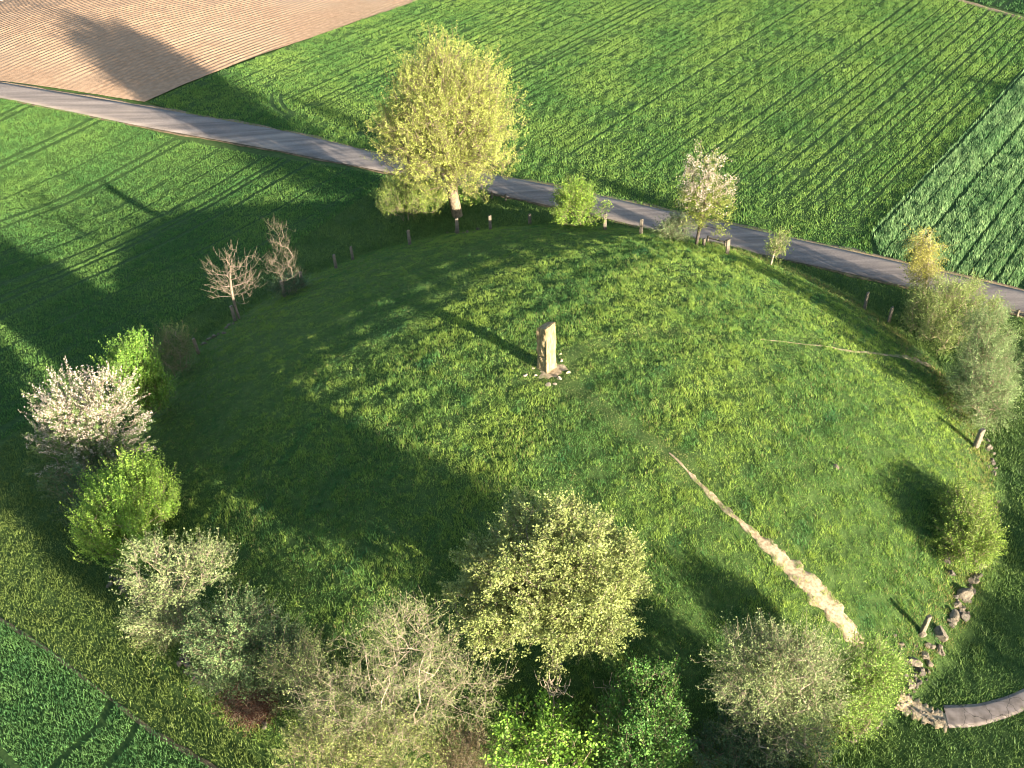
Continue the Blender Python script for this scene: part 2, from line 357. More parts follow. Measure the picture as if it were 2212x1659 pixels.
hgt = np.clip(.115 + .025 * big + .03 * mid + RNG.gamma(2, .034, len(tx)), .06, .42) * np.clip(1 - .75 * wn, .2, 1) * np.clip(1 - (alo - 8) / 9, .5, 1)
keep = ~bare(tx, ty); tx, ty, hgt, wn, big, mid = [q[keep] for q in (tx, ty, hgt, wn, big, mid)]
k = 14; bx = np.repeat(tx, k) + RNG.normal(0, .11, len(tx) * k); by = np.repeat(ty, k) + RNG.normal(0, .11, len(tx) * k)
bh = np.repeat(hgt, k) * RNG.uniform(.5, 1.2, len(bx))
tone = np.repeat(.5 + .22 * noise(tx, ty, 11, 7) + .25 * mid * .5 + RNG.normal(0, .28, len(tx)), k)
cc = mixcol((.08, .19, .05), (.265, .375, .07), tone)
rim = np.clip((np.hypot(tx - CX, ty - CY) - 27.6) / 2, 0, 1) * np.clip((tx - 8) / 8, 0, 1)
dry = RNG.uniform(0, 1, len(bx)) < np.repeat(.03 + .45 * rim + .16 * np.clip(wn, 0, 1) + .05 * (big > 1), k); cc[dry] = np.array([.3, .25, .11]) * RNG.uniform(.7, 1.1, (dry.sum(), 1))
blue = np.repeat((noise(tx, ty, 3.2, 9) > 1.75), k); cc[blue] = cc[blue] * np.array([.5, .72, .95])
G.add(bx, by, T(bx, by) - .02, bh, RNG.uniform(.022, .048, len(bx)), cc, lean=.5)
n = int(np.pi * RM ** 2 * 75); r = RM * np.sqrt(RNG.uniform(0, 1, n)); a = RNG.uniform(0, 2 * np.pi, n); x, y = CX + r * np.cos(a), CY + r * np.sin(a)
k = in_view(x, y) & ~bare(x, y); x, y = x[k], y[k]
wn = np.clip(worn(x, y) + 1.1 * np.exp(-(dist_line([tuple(p) for p in path_a], x, y)[0] / .75) ** 2) + np.exp(-(dist_line([tuple(p) for p in path_b], x, y)[0] / .45) ** 2), 0, 1.4)
cc = mixcol((.07, .16, .045), (.17, .27, .06), .5 + .2 * noise(x, y, 5, 3) + RNG.normal(0, .3, len(x))); q = (RNG.uniform(0, 1, len(x)) < .12 + .4 * wn)[:, None]; cc = np.where(q, cc * .35 + np.array([.2, .17, .08]), cc)
G.add(x, y, T(x, y) - .02, RNG.uniform(.05, .13, len(x)), RNG.uniform(.03, .06, len(x)), cc, lean=.7)
G.build("grass", "long tufted grass covering the mound", "grass")

# mown meadow round the mound
meadow = W2([(-450, 1275), (0, 962), (425, 667), (815, 405), (838, 380), (1190, 448), (1950, 620), (2211, 688), (2500, 760), (2500, 1800), (620, 1780), (470, 1665), (335, 1582), (235, 1502), (105, 1402), (0, 1338), (-350, 1100)])
x, y = scatter(meadow, 130); r = np.hypot(x - CX, y - CY)
path_poly = [tuple(p) for p in pa] + [tuple(p) for p in pb[::-1]]
k = (r > RM - .2) & off_road(x, y) & ~inside(path_poly, x, y); d, tt = dist_line([tuple(p) for p in seam], x, y); k &= d > .05 + .12 * noise(x, y, .7, 2)
d, tt = dist_line([tuple(p) for p in grav], x, y); k &= (d > .5 + .15 * noise(x, y, .5, 2)); x, y, r = x[k], y[k], r[k]
lft = np.clip((-x - 2) / 14, 0, 1) * np.clip((66 - y) / 10, 0, 1)
h = (1 + .5 * np.exp(-(dist_line([tuple(p) for p in pb], x, y)[0] / .3) ** 2)) * np.clip(.10 + .02 * noise(x, y, 4, 3) + .03 * noise(x, y, 1.1, 8) + RNG.gamma(2, .028, len(x)), .04, .4) * (1 + .5 * np.clip((32.5 - r) / 2, 0, 1))
cc = mixcol((.075, .15, .04), (.16, .24, .06), .5 + .2 * noise(x, y, 6, 4) + RNG.normal(0, .3, len(x)))
cc = cc * (1 - lft[:, None]) + lft[:, None] * mixcol((.105, .16, .035), (.17, .23, .055), .45 + .2 * noise(x, y, 3, 6) + RNG.normal(0, .15, len(x)))
G = Sward(); G.add(x, y, T(x, y) - .04, h, RNG.uniform(.03, .065, len(x)), cc, lean=.6); G.build("grass", "short meadow grass around the foot of the mound", "grass")

# cereals
def crop(poly, dens, h0, w0, c1, c2, row, gap, label, tram=None, hl=.12, lean=.35, patch=0., arcs=()):
    x, y = scatter(poly, dens); k = off_road(x, y); x, y = x[k], y[k]
    rl_ = list(map(tuple, RU[::4])) if poly is P_back else [(500, 500), (501, 501)]
    v = rowv(x, y) + .14 * np.sin(rowv(x, y) * 1.3) + .03 * noise(x, y, 20, 2); f = v / row; i = np.floor(f).astype(int); fr = f - i
    g = np.random.default_rng(11).uniform(.0, 1, 4000)[i % 4000]; lw = gap * (.25 + 1.3 * g ** 1.5)
    keep = (fr > lw / row) | (RNG.uniform(0, 1, len(x)) < np.clip(1.5 - dist_line(rl_, x, y)[0] / 6, 0, 1)) | (RNG.uniform(0, 1, len(x)) < .05)
    hf = np.clip(1 + hl * noise(x, y, 5, 3) + hl * noise(x, y, 1.5, 9), .25, 2)
    if patch: keep &= ~((noise(x, y, 7, 12) + .6 * noise(x, y, 2, 14) > 2.6 - patch) & (RNG.uniform(0, 1, len(x)) < .75))
    if tram is not None:
        for (vv, hw) in tram: keep &= ~((np.abs(rowv(x, y) + .06 * noise(x, y, 11, 5) - vv) < hw) & (RNG.uniform(0, 1, len(x)) < .97))
    for A_ in arcs: keep &= dist_line(A_, x, y)[0] > .22
    x, y, hf = x[keep], y[keep], hf[keep]
    h = h0 * hf * RNG.uniform(.6, 1.2, len(x))
    cc = mixcol(c1, c2, .5 + .2 * noise(x, y, 12, 8) + .15 * noise(x, y, 2, 4) + RNG.normal(0, .3, len(x)))
    G = Sward(); G.add(x, y, T0(x, y) - .02, h, w0 * RNG.uniform(.6, 1.3, len(x)), cc, lean=lean); return G.build("crop", label, "crop")
def tv(*pts): return [rowv(*at(*p)[:2]) for p in pts]
BACKT = []
crop(P_back, 95, .2, .075, (.075, .18, .045), (.19, .3, .065), 1.15, .26, "green cereal blades drilled in long lines beyond the road", BACKT, .2, .25, .35, [W2(q) for q in ([(588, 204), (586, 220), (596, 238), (614, 246)], [(606, 205), (606, 220), (616, 236), (634, 244)])])
trl = [(v, .27) for v in tv((0, 250), (0, 262), (0, 350), (0, 364), (0, 480), (0, 495), (585, 331), (624, 334), (0, 655), (0, 690), (0, 928), (0, 958))]
trl += [(v, .13) for v in tv((0, 433), (0, 552), (0, 580), (200, 470), (120, 700), (60, 800))]
crop(P_left, 105, .19, .065, (.06, .165, .042), (.155, .27, .06), 1.9, .05, "green cereal blades between wheel tracks left of the mound", trl, .12, .3)
crop(P_pale, 130, .42, .08, (.12, .25, .09), (.26, .39, .165), 1.05, .27, "tall pale cereal stalks in the field by the right road", None, .12, .22)
crop(P_far, 30, .35, .1, (.04, .12, .035), (.08, .18, .05), 2.0, .2, "dark green crop rows in the far corner field", [(v, .3) for v in tv((2140, 15), (2165, 18))], .1)
x, y = scatter(P_corner, 170)
d1 = dist_line(W2([(238, 1518), (215, 1570), (150, 1625), (80, 1690)]), x, y)[0]; d2 = dist_line(W2([(297, 1565), (280, 1600), (235, 1650), (190, 1700)]), x, y)[0]; d3 = dist_line(W2([(-40, 1590), (0, 1622), (60, 1690)]), x, y)[0]
k = (d1 > .22) & (d2 > .22) & (d3 > .2); x, y = x[k], y[k]
G = Sward(); G.add(x, y, T0(x, y) - .02, .24 * RNG.uniform(.5, 1.25, len(x)), RNG.uniform(.03, .065, len(x)), mixcol((.055, .155, .048), (.14, .27, .08), .5 + .2 * noise(x, y, 3, 3) + RNG.normal(0, .3, len(x))), lean=.5)
G.build("crop", "dense green crop blades in the near corner field", "crop")

# ------------------------------------------------------------------ tubes, skeletons, foliage
def tubes(P0, P1, R0, R1, k=5):
    P0, P1 = np.asarray(P0, float), np.asarray(P1, float); R0, R1 = np.asarray(R0, float), np.asarray(R1, float)
    d = P1 - P0; L = np.linalg.norm(d, axis=1, keepdims=True); d = d / np.maximum(L, 1e-6)
    ref = np.where(np.abs(d[:, 2:3]) < .9, [[0, 0, 1.]], [[1., 0, 0]]); u = np.cross(d, ref); u /= np.linalg.norm(u, axis=1, keepdims=True); v = np.cross(d, u)
    P1 = P1 + d * (R1[:, None] * .6)
    a = np.arange(k) / k * 2 * np.pi; ring = np.cos(a)[None, :, None] * u[:, None] + np.sin(a)[None, :, None] * v[:, None]
    A = P0[:, None] + ring * R0[:, None, None]; B = P1[:, None] + ring * R1[:, None, None]
    V = np.concatenate([A, B], 1).reshape(-1, 3); n = len(P0); base = np.arange(n)[:, None] * 2 * k; i = np.arange(k)[None]; j = (i + 1) % k
    F = np.stack([base + i, base + j, base + k + j, base + k + i], -1).reshape(-1, 4)
    return V, F
def grow(roots, attr, rng, step=.7, climb=.35, bend=.25, trunk=None):
    "joins every branch tip to the nearest growing limb"
    pos = [np.array(p, float) for p in roots]; par = [-1] * len(roots); ln = [0.] * len(roots)
    if trunk is not None:
        prev = 0
        for p in trunk:
            pos.append(np.array(p, float)); par.append(prev); ln.append(ln[prev] + np.linalg.norm(pos[-1] - pos[prev])); prev = len(pos) - 1
    start = len(pos) - 1
    ref = pos[start] if trunk is not None else np.mean(pos, 0)
    tips = []
    for q in attr[np.argsort(np.linalg.norm(attr - ref, axis=1))]:
        A = np.array(pos); d = A - q; dist = np.linalg.norm(d, axis=1)
        cost = dist + climb * np.array(ln) + 1.2 * np.maximum(0, A[:, 2] - q[2] + .1)
        if trunk is not None: cost[0] += 50
        b = int(np.argmin(cost)); L = dist[b]
        pd = pos[b] - pos[par[b]] if par[b] >= 0 else np.array([0, 0, 1.])
        pd = pd / max(np.linalg.norm(pd), 1e-6)
        n = max(1, int(L / step)); ctrl = pos[b] + (q - pos[b]) * .45 + pd * L * bend * .6 + np.array([0, 0, -.06 * L]) + rng.normal(0, .05 * L, 3)
        prev = b; p0 = pos[b]
        for i in range(1, n + 1):
            t = i / n; p = (1 - t) ** 2 * p0 + 2 * t * (1 - t) * ctrl + t * t * q
            pos.append(p); par.append(prev); ln.append(ln[prev] + np.linalg.norm(p - pos[prev])); prev = len(pos) - 1
        tips.append(prev)
    return np.array(pos), np.array(par), tips
def limbs(pos, par, tips, rtip, rbase):
    cnt = np.zeros(len(pos))
    for t in tips: cnt[t] += 1
    for i in range(len(pos) - 1, -1, -1):
        if par[i] >= 0: cnt[par[i]] += cnt[i]
    cnt = np.maximum(cnt, 1); e = math.log(rbase / rtip) / math.log(max(cnt.max(), 2)); r = rtip * cnt ** e
    i = np.where(par >= 0)[0]
    r0 = np.minimum(r[par[i]], r[i] * 1.35)
    return pos[par[i]], pos[i], r0, r[i]
def sample_lobes(lobes, n, rng, shell=2.2):
    vol = np.array([a * b * c for (_, a, b, c) in lobes]) ** .8; k = rng.choice(len(lobes), n, p=vol / vol.sum())
    C = np.array([l[0] for l in lobes])[k]; Rd = np.array([l[1:] for l in lobes])[k]
    d = rng.normal(size=(n, 3)); d /= np.linalg.norm(d, axis=1, keepdims=True)
    u = rng.uniform(0, 1, (n, 1)) ** (1 / (shell + 1))
    lump = 1 + .16 * np.sin(d[:, :1] * 5 + C[:, :1]) * np.sin(d[:, 1:2] * 4 + 1) + .12 * np.sin(d[:, 2:] * 7 + C[:, 1:2])
    return C + d * Rd * u * lump, d
def foliage(P, D, rng, shoots, L, nleaf, ls, lw, wo, wu, wr, spread, palette, leafspread=.5, droop=0.):
    "short shoots at every tip, set with leaves"
    n = len(P) * shoots; O = np.repeat(P, shoots, 0) + rng.normal(0, spread, (n, 3)); Dr = np.repeat(D, shoots, 0)
    r = rng.normal(size=(n, 3)); r /= np.linalg.norm(r, axis=1, keepdims=True)
    d = wo * Dr + wu * np.array([0, 0, 1.]) + wr * r; d /= np.linalg.norm(d, axis=1, keepdims=True)
    ll = L * rng.uniform(.5, 1.25, (n, 1)); E = O + d * ll; E[:, 2] -= droop * ll[:, 0]
    t = (np.arange(nleaf) + .5) / nleaf; t = t[None, :, None] + rng.uniform(-.5 / nleaf, .5 / nleaf, (n, nleaf, 1))
    c = O[:, None] * (1 - t) + E[:, None] * t
    q = rng.normal(size=(n, nleaf, 3)); q /= np.linalg.norm(q, axis=2, keepdims=True)
    ax = .55 * d[:, None] + q * .85; ax /= np.linalg.norm(ax, axis=2, keepdims=True)
    c = c + q * ls * leafspread
    nrm = np.cross(ax, rng.normal(size=(n, nleaf, 3))); nrm /= np.maximum(np.linalg.norm(nrm, axis=2, keepdims=True), 1e-6); sd = nrm
    s = rng.uniform(.55, 1.25, (n, nleaf, 1)); a = ax * ls * s; b_ = sd * lw * s * .5
    V = np.stack([c, c + a * .45 + b_, c + a, c + a * .45 - b_], 2).reshape(-1, 3); F = np.arange(len(V)).reshape(-1, 4)
    tip = np.repeat(rng.uniform(-.22, .22, len(P)), shoots)[:, None]; tipb = np.repeat(rng.uniform(.72, 1.2, len(P)), shoots)[:, None, None]
    pal = np.array(palette); tone = np.repeat(rng.uniform(0, 1, (n, 1)) * .6 + rng.uniform(-.1, .1, (n, 1)), nleaf, 1) + rng.uniform(0, .4, (n, nleaf)) + tip
    x = np.clip(tone, 0, .999) * (len(pal) - 1); i = x.astype(int); f = (x - i)[..., None]
    col = pal[i] * (1 - f) + pal[np.minimum(i + 1, len(pal) - 1)] * f
    col = col * rng.uniform(.75, 1.2, (n, nleaf, 1)) * tipb
    return V, F, np.repeat(col.reshape(-1, 3), 4, 0), O, E
def lobe_from_box(base, box, dy=0., depth=.95, squash=None):
    "crown lobe of real size from its picture box, standing dy behind its foot"
    x0, y0, x1, y1 = box; Y = base[1] + dy; c = on_plane((x0 + x1) / 2, (y0 + y1) / 2, Y)
    pm = FPX / ((c - EYE) @ FW); a = (x1 - x0) / 2 / pm; hh = (y1 - y0) / 2 / pm
    dv = c - EYE; sn = abs(dv[2]) / np.linalg.norm(dv); cs = math.sqrt(1 - sn * sn); b = a * depth
    cc = math.sqrt(max(hh * hh - (b * sn) ** 2, (.45 * hh) ** 2)) / cs
    if hh * hh < (b * sn) ** 2 + (.45 * hh * .8) ** 2: b = min(b, hh / sn * .85)
    return (c, a * .93, b * .93, cc * .93)
PLANTS = []
def plant(name, label, cat, base, boxes, tips=120, shoots=8, L=.7, nleaf=10, ls=.14, lw=.09, wo=.7, wu=.5, wr=.6, spread=.27, palette=((.06, .1, .02), (.12, .17, .03)),
          stem='tree', rbase=.18, rtip=.02, bark="bark", shell=2.2, seed=1, group=None, blossom=None, bare=False, dys=None, depth=.95, low=.15, lean=(0, 0), twig=.0045, droop=0., stems=5, base_xy=None, leafspread=.5, trunkh=.45, lobes=None, extra=None):
    rng = np.random.default_rng(seed)
    if not bare: shoots = int(shoots * 1.7); ls *= .85; lw *= .82
    B = at(*base) if base_xy is None else np.array([*base_xy, float(T(*base_xy))])
    if lobes is None: lobes = [lobe_from_box(B, bx, (dys[i] if dys else 0.), depth) for i, bx in enumerate(boxes)]
    else: lobes = [(B + np.array(c), a, b, h) for (c, a, b, h) in lobes]
    root = empty(name, B); tag(root, label, cat, group)
    P, D = sample_lobes(lobes, tips, rng, shell); gz = T(P[:, 0], P[:, 1]) + low; k = P[:, 2] > gz; P, D = P[k], D[k]
    cen = np.mean([l[0] for l in lobes], 0)
    if stem == 'tree':
        ctop = cen.copy(); zt = B[2] + (cen[2] - B[2]) * trunkh * 2; top = B + (np.array([cen[0], cen[1], zt]) - B) * np.array([.8, .8, 1.])
        tr = [B + (top - B) * t + np.array([lean[0] * math.sin(t * 3.1), lean[1] * math.sin(t * 3.1), 0]) for t in (.12, .3, .5, .7, .85, 1.)]
        pos, par, tp = grow([B - [0, 0, .15]], P, rng, trunk=tr)
    else:
        rs = [B + [rng.normal(0, .12 + .1 * lobes[0][1]), rng.normal(0, .12 + .1 * lobes[0][2]), 0] for _ in range(stems)]
        for q in rs: q[2] = float(T(q[0], q[1])) - .1
        pos, par, tp = grow(rs, P, rng, climb=.1)
    a, b_, r0, r1 = limbs(pos, par, tp, rtip, rbase)
    big = r1 > .05; parts = []
    V1, F1 = tubes(a[big], b_[big], r0[big], r1[big], 8) if big.any() else (np.zeros((0, 3)), np.zeros((0, 4), int))
    V2, F2 = tubes(a[~big], b_[~big], r0[~big], r1[~big], 4)
    VV = np.concatenate([V1, V2]); FF = np.concatenate([F1, F2 + len(V1)])
    pal = palette if blossom is None or True else palette
    pal = [(c[0] * .68, c[1] * .82, c[2] * .78) for c in pal]
    fV, fF, fC, O, E = foliage(P, D, rng, shoots, L, nleaf, ls, lw, wo, wu, wr, spread, pal, leafspread, droop)
    # twigs from tip to every shoot
    src = np.repeat(P, shoots, 0)
    if twig:
        k2 = 1 if bare else 2; o2, e2, s2 = O[::k2], E[::k2], src[::k2]; m2 = len(o2)
        tV, tF = tubes(np.concatenate([s2, o2]), np.concatenate([o2, e2]), np.full(2 * m2, twig * 1.3), np.concatenate([np.full(m2, twig * 1.1), np.full(m2, twig * .5)]), 3)
    o = link("trunk" if stem == 'tree' else "stems", np_mesh(name + "_wood", VV - B, FF, smooth=True), M[bark], root)
    if twig: link("twigs", np_mesh(name + "_twigs", tV - B, tF), M[bark], root)
    if not bare:
        z = T(fV[:, 0], fV[:, 1]); ok = (fV[:, 2] > z).reshape(-1, 4).all(1); fV, fC = fV.reshape(-1, 4, 3)[ok].reshape(-1, 3), fC.reshape(-1, 4, 3)[ok].reshape(-1, 3); fF = np.arange(len(fV)).reshape(-1, 4)
        if blossom:
            frac, hz, bpal = blossom; q = fV.reshape(-1, 4, 3)[:, 0]
            shid = np.repeat(np.arange(len(O)), nleaf)[ok]
            zz = (O[:, 2] - lobes[0][0][2]) / lobes[0][3]; ps = frac * np.clip(.55 + hz * zz, .03, 1); sb = rng.uniform(0, 1, len(O)) < ps; m = sb[shid] & (rng.uniform(0, 1, len(shid)) < .8)
            C4 = fC.reshape(-1, 4, 3); bp = np.array(bpal); C4[m] = (bp[rng.integers(0, len(bp), m.sum())] * rng.uniform(.8, 1.15, (m.sum(), 1)))[:, None]
            V4 = fV.reshape(-1, 4, 3); cen4 = V4.mean(1, keepdims=True); V4[m] = cen4[m] + (V4[m] - cen4[m]) * 1.0
            link("blossom", np_mesh(name + "_blossom", V4[m].reshape(-1, 3) - B, np.arange(m.sum() * 4).reshape(-1, 4), C4[m].reshape(-1, 3)), M["petal"], root)
            fV = V4[~m].reshape(-1, 3); fC = C4[~m].reshape(-1, 3); fF = np.arange(len(fV)).reshape(-1, 4)
        link("crown" if stem == 'tree' else "foliage", np_mesh(name + "_leaves", fV - B, fF, fC), M["leaf"], root)
    return root

LIME = ((.2, .21, .05), (.43, .41, .09), (.58, .53, .16))
FRESH = ((.08, .16, .025), (.17, .28, .04), (.27, .37, .06))
OLIVE = ((.1, .12, .035), (.22, .23, .07), (.33, .31, .1))
GREY = ((.1, .13, .06), (.2, .23, .1), (.32, .32, .16))
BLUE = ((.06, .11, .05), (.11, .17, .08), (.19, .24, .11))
WHITE = ((.46, .38, .31), (.46, .41, .38), (.36, .29, .22), (.54, .47, .41))

# ---- trees and shrubs behind the mound
plant("lime_tree", "tall yellow-green tree with a broad rounded crown beside the road", "tree", (988, 466),
      [(826, 110, 1100, 380), (808, 200, 985, 392), (930, 150, 1116, 405), (862, 92, 1062, 260), (880, 290, 1070, 420)], dys=[0, -.5, 0, .5, -.5], tips=560, shoots=9, L=1.0, nleaf=16, ls=.16, lw=.1, wo=.5, wu=.75, wr=.45, spread=.65,
      palette=LIME, rbase=.52, rtip=.022, bark="limebark", seed=2, trunkh=.4, lean=(-.25, 0), twig=.013, shell=1.8, low=3)
plant("bush", "broad yellow-green bush of upright shoots beneath the tall tree", "bush", (882, 474), [(812, 378, 925, 478), (860, 385, 962, 470)], tips=130, shoots=8, L=1.0, nleaf=10, ls=.15, lw=.1, wo=.35, wu=1., wr=.25, palette=((.1, .14, .03), (.2, .24, .045), (.3, .31, .06)), stem='bush', rbase=.06, rtip=.015, seed=3, leafspread=.35)
plant("bush", "small bright bush between the broad bush and the tall trunk", "bush", (942, 452), [(918, 396, 966, 452)], tips=35, shoots=8, L=.6, nleaf=9, ls=.15, lw=.1, palette=FRESH, stem='bush', rbase=.04, rtip=.012, seed=4)
plant("bush", "dark low bush behind the tall trunk on its right side", "bush", (1012, 432), [(988, 388, 1045, 432)], tips=45, shoots=8, L=.6, nleaf=9, ls=.15, lw=.1, palette=FRESH, stem='bush', rbase=.04, rtip=.012, seed=5)
plant("bush", "round fresh green bush at the near road edge", "bush", (1248, 490), [(1188, 400, 1308, 492), (1205, 396, 1280, 450)], tips=150, shoots=8, L=.7, nleaf=10, ls=.15, lw=.1, wo=.7, wu=.7, wr=.4, palette=((.1, .17, .025), (.22, .31, .04), (.34, .4, .06)), stem='bush', rbase=.06, rtip=.014, seed=6)
plant("cherry_tree", "slim blossoming tree with a pointed pinkish top by the road", "tree", (1503, 530), [(1466, 360, 1580, 490), (1478, 318, 1555, 440), (1500, 400, 1594, 505)], tips=130, shoots=7, L=.75, nleaf=10, ls=.14, lw=.1, wo=.75, wu=.6, wr=.3,
      palette=((.12, .15, .03), (.28, .28, .05), (.36, .34, .08)), rbase=.15, rtip=.014, bark="darkbark", seed=7, blossom=(.8, .8, WHITE), trunkh=.5, low=.9)
plant("shrub", "pale grey-green shrub left of the slim blossoming tree", "shrub", (1462, 518), [(1420, 468, 1498, 518)], tips=60, shoots=8, L=.5, nleaf=9, ls=.13, lw=.08, palette=GREY, stem='bush', rbase=.04, rtip=.01, seed=8)
plant("sapling", "thin sapling with leaves low and a bare top by the road", "sapling", (1664, 573), [(1660, 500, 1696, 562)], tips=34, shoots=6, L=.5, nleaf=8, ls=.13, lw=.09, wo=.4, wu=.9, wr=.3, palette=((.14, .19, .04), (.28, .3, .06)), rbase=.09, rtip=.014, bark="palebark", seed=9, trunkh=.6, low=.8)
plant("birch_tree", "slender yellowish birch with a drooping crown by the right road", "tree", (1996, 648), [(1964, 500, 2032, 625), (1972, 492, 2015, 560)], tips=110, shoots=7, L=.9, nleaf=9, ls=.12, lw=.08, wo=.35, wu=-.3, wr=.35, palette=((.28, .24, .045), (.52, .42, .08), (.6, .48, .12)), rbase=.11, rtip=.012, bark="palebark", seed=10, droop=.35, trunkh=.7, low=1.)
WILLOW = ((.14, .19, .05), (.28, .31, .085), (.4, .41, .14))
plant("willow_shrub", "large willow shrub in front of the birch beside the right road", "shrub", (2050, 745), [(1945, 600, 2110, 770), (2010, 612, 2170, 760), (1960, 660, 2080, 800)], dys=[2.5, 3, 0], tips=330, shoots=8, L=.8, nleaf=12, ls=.15, lw=.07, wo=.7, wu=.5, wr=.5, palette=WILLOW, stem='bush', rbase=.09, rtip=.015, seed=11, stems=8)
plant("willow_shrub", "lower willow shrub with feathery tips above the leaning post", "shrub", (2108, 915), [(2062, 740, 2186, 880), (2070, 800, 2180, 930), (2085, 660, 2180, 800)], dys=[2.5, 0, 5], tips=330, shoots=8, L=.9, nleaf=13, ls=.15, lw=.055, wo=.8, wu=.35, wr=.4, palette=((.14, .2, .07), (.26, .31, .12), (.36, .39, .18)), stem='bush', rbase=.08, rtip=.013, seed=12, stems=8)
plant("bush", "narrow egg-shaped bright green bush on the mound's right edge", "bush", (2085, 1212), [(2028, 1045, 2132, 1145), (2026, 1085, 2150, 1190), (2036, 1130, 2146, 1222)], dys=[3.2, 1.4, 0], tips=260, shoots=9, L=.5, nleaf=12, ls=.11, lw=.07, wo=.9, wu=.4, wr=.4, palette=((.13, .2, .035), (.26, .33, .05), (.38, .42, .08)), stem='bush', rbase=.06, rtip=.012, seed=13)
# ---- left side
plant("walnut_tree", "bare pale tree with upswept branches left of the mound", "tree", (517, 688), [(434, 520, 562, 650), (450, 560, 555, 665)], tips=80, shoots=3, L=.8, nleaf=1, bare=True, wo=.6, wu=.8, wr=.35, rbase=.12, rtip=.01, bark="twigbark", seed=14, twig=.009, trunkh=.55, low=1.2, lean=(-.2, 0), spread=.2)
plant("shrub", "bare tangled shrub with a sunlit forked top behind the bare tree", "shrub", (612, 636), [(575, 520, 652, 632), (578, 478, 628, 540)], tips=80, shoots=4, L=.6, nleaf=1, bare=True, wo=.5, wu=.8, wr=.4, stem='bush', rbase=.055, rtip=.006, bark="twigbark", seed=15, twig=.004)
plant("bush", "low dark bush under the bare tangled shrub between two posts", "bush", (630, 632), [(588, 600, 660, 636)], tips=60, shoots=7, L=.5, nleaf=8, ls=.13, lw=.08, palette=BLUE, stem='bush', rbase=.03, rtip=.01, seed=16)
plant("shrub", "faint thin shrub left of the lone grey post", "shrub", (385, 806), [(332, 710, 425, 808), (345, 705, 400, 760)], tips=90, shoots=7, L=.6, nleaf=7, ls=.11, lw=.07, wu=.9, palette=((.1, .12, .04), (.18, .2, .06)), stem='bush', rbase=.04, rtip=.012, seed=17, shell=1.5)
plant("tree", "fresh green shoots of a tree behind the white blossoming tree", "tree", (308, 915), [(238, 745, 350, 880), (290, 790, 368, 910), (245, 738, 330, 800)], tips=170, shoots=5, L=1.1, nleaf=24, ls=.13, lw=.1, leafspread=.35, wo=.35, wu=1., wr=.2, palette=((.09, .18, .03), (.2, .32, .045), (.3, .4, .07)), stem='bush', rbase=.09, rtip=.016, seed=18)
plant("blackthorn_tree", "white blossoming tree with spiky shoots at the mound's left edge", "tree", (205, 1062), [(85, 815, 220, 960), (150, 800, 300, 960), (125, 880, 300, 1020), (78, 880, 180, 1050)], tips=330, shoots=4, L=.95, nleaf=30, ls=.11, lw=.09, leafspread=.35, wo=.75, wu=.6, wr=.2,
      palette=((.11, .16, .06), (.24, .28, .09)), stem='bush', rbase=.1, rtip=.016, seed=19, blossom=(1.2, .15, WHITE), stems=6)
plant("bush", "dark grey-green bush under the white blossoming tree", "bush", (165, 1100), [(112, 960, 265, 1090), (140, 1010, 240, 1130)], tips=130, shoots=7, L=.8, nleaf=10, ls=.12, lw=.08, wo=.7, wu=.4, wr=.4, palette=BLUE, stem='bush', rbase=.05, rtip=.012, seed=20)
plant("bush", "vivid yellow-green bush of dense upright shoots below the white tree", "bush", (285, 1235), [(172, 1010, 382, 1190), (185, 1060, 330, 1240), (215, 998, 345, 1120)], dys=[2.2, 0, 3.0], tips=360, shoots=5, L=1.15, nleaf=26, ls=.12, lw=.09, leafspread=.35, wo=.45, wu=.95, wr=.15, palette=((.17, .28, .04), (.34, .46, .065), (.46, .56, .1)), stem='bush', rbase=.07, rtip=.014, seed=21)
plant("tree", "thin-crowned olive tree with a visible pale stem on the lower left", "tree", (412, 1400), [(275, 1150, 440, 1330), (300, 1240, 430, 1390), (380, 1160, 500, 1290), (268, 1280, 400, 1390)], tips=190, shoots=7, L=.7, nleaf=10, ls=.13, lw=.09, wo=.7, wu=.6, wr=.35, palette=((.13, .15, .06), (.25, .27, .11), (.37, .36, .17)), rbase=.13, rtip=.015, bark="palebark", seed=22, trunkh=.4, shell=1.6)
plant("bush", "wide blue-green bush right of the olive tree on the lower left", "bush", (520, 1478), [(400, 1290, 600, 1440), (450, 1330, 648, 1480), (420, 1370, 580, 1490)], tips=280, shoots=8, L=.6, nleaf=11, ls=.11, lw=.08, wo=.8, wu=.4, wr=.5, palette=((.1, .15, .06), (.19, .25, .1), (.3, .34, .13)), stem='bush', rbase=.06, rtip=.012, seed=23)
plant("shrub", "olive scrub between the blue-green bush and the twiggy half-bare tree", "shrub", (650, 1530), [(570, 1370, 705, 1500), (590, 1430, 740, 1560)], tips=150, shoots=6, L=.7, nleaf=9, ls=.1, lw=.07, wo=.6, wu=.5, wr=.6, palette=((.12, .15, .05), (.22, .24, .08), (.3, .3, .12)), stem='bush', rbase=.05, rtip=.009, seed=51)
plant("bush", "small low bush at the stones under the olive tree", "bush", (350, 1400), [(288, 1320, 410, 1405)], tips=70, shoots=6, L=.6, nleaf=9, ls=.11, lw=.08, palette=((.14, .17, .05), (.26, .28, .09), (.36, .36, .14)), stem='bush', rbase=.04, rtip=.009, seed=52)
plant("bush", "yellow-olive undergrowth bush below the twiggy half-bare tree", "bush", (775, 1730), [(600, 1540, 800, 1720), (740, 1540, 955, 1720)], tips=240, shoots=6, L=.7, nleaf=10, ls=.1, lw=.07, wo=.7, wu=.5, wr=.5, palette=((.15, .16, .05), (.28, .28, .08), (.38, .36, .13)), stem='bush', rbase=.05, rtip=.01, seed=53)
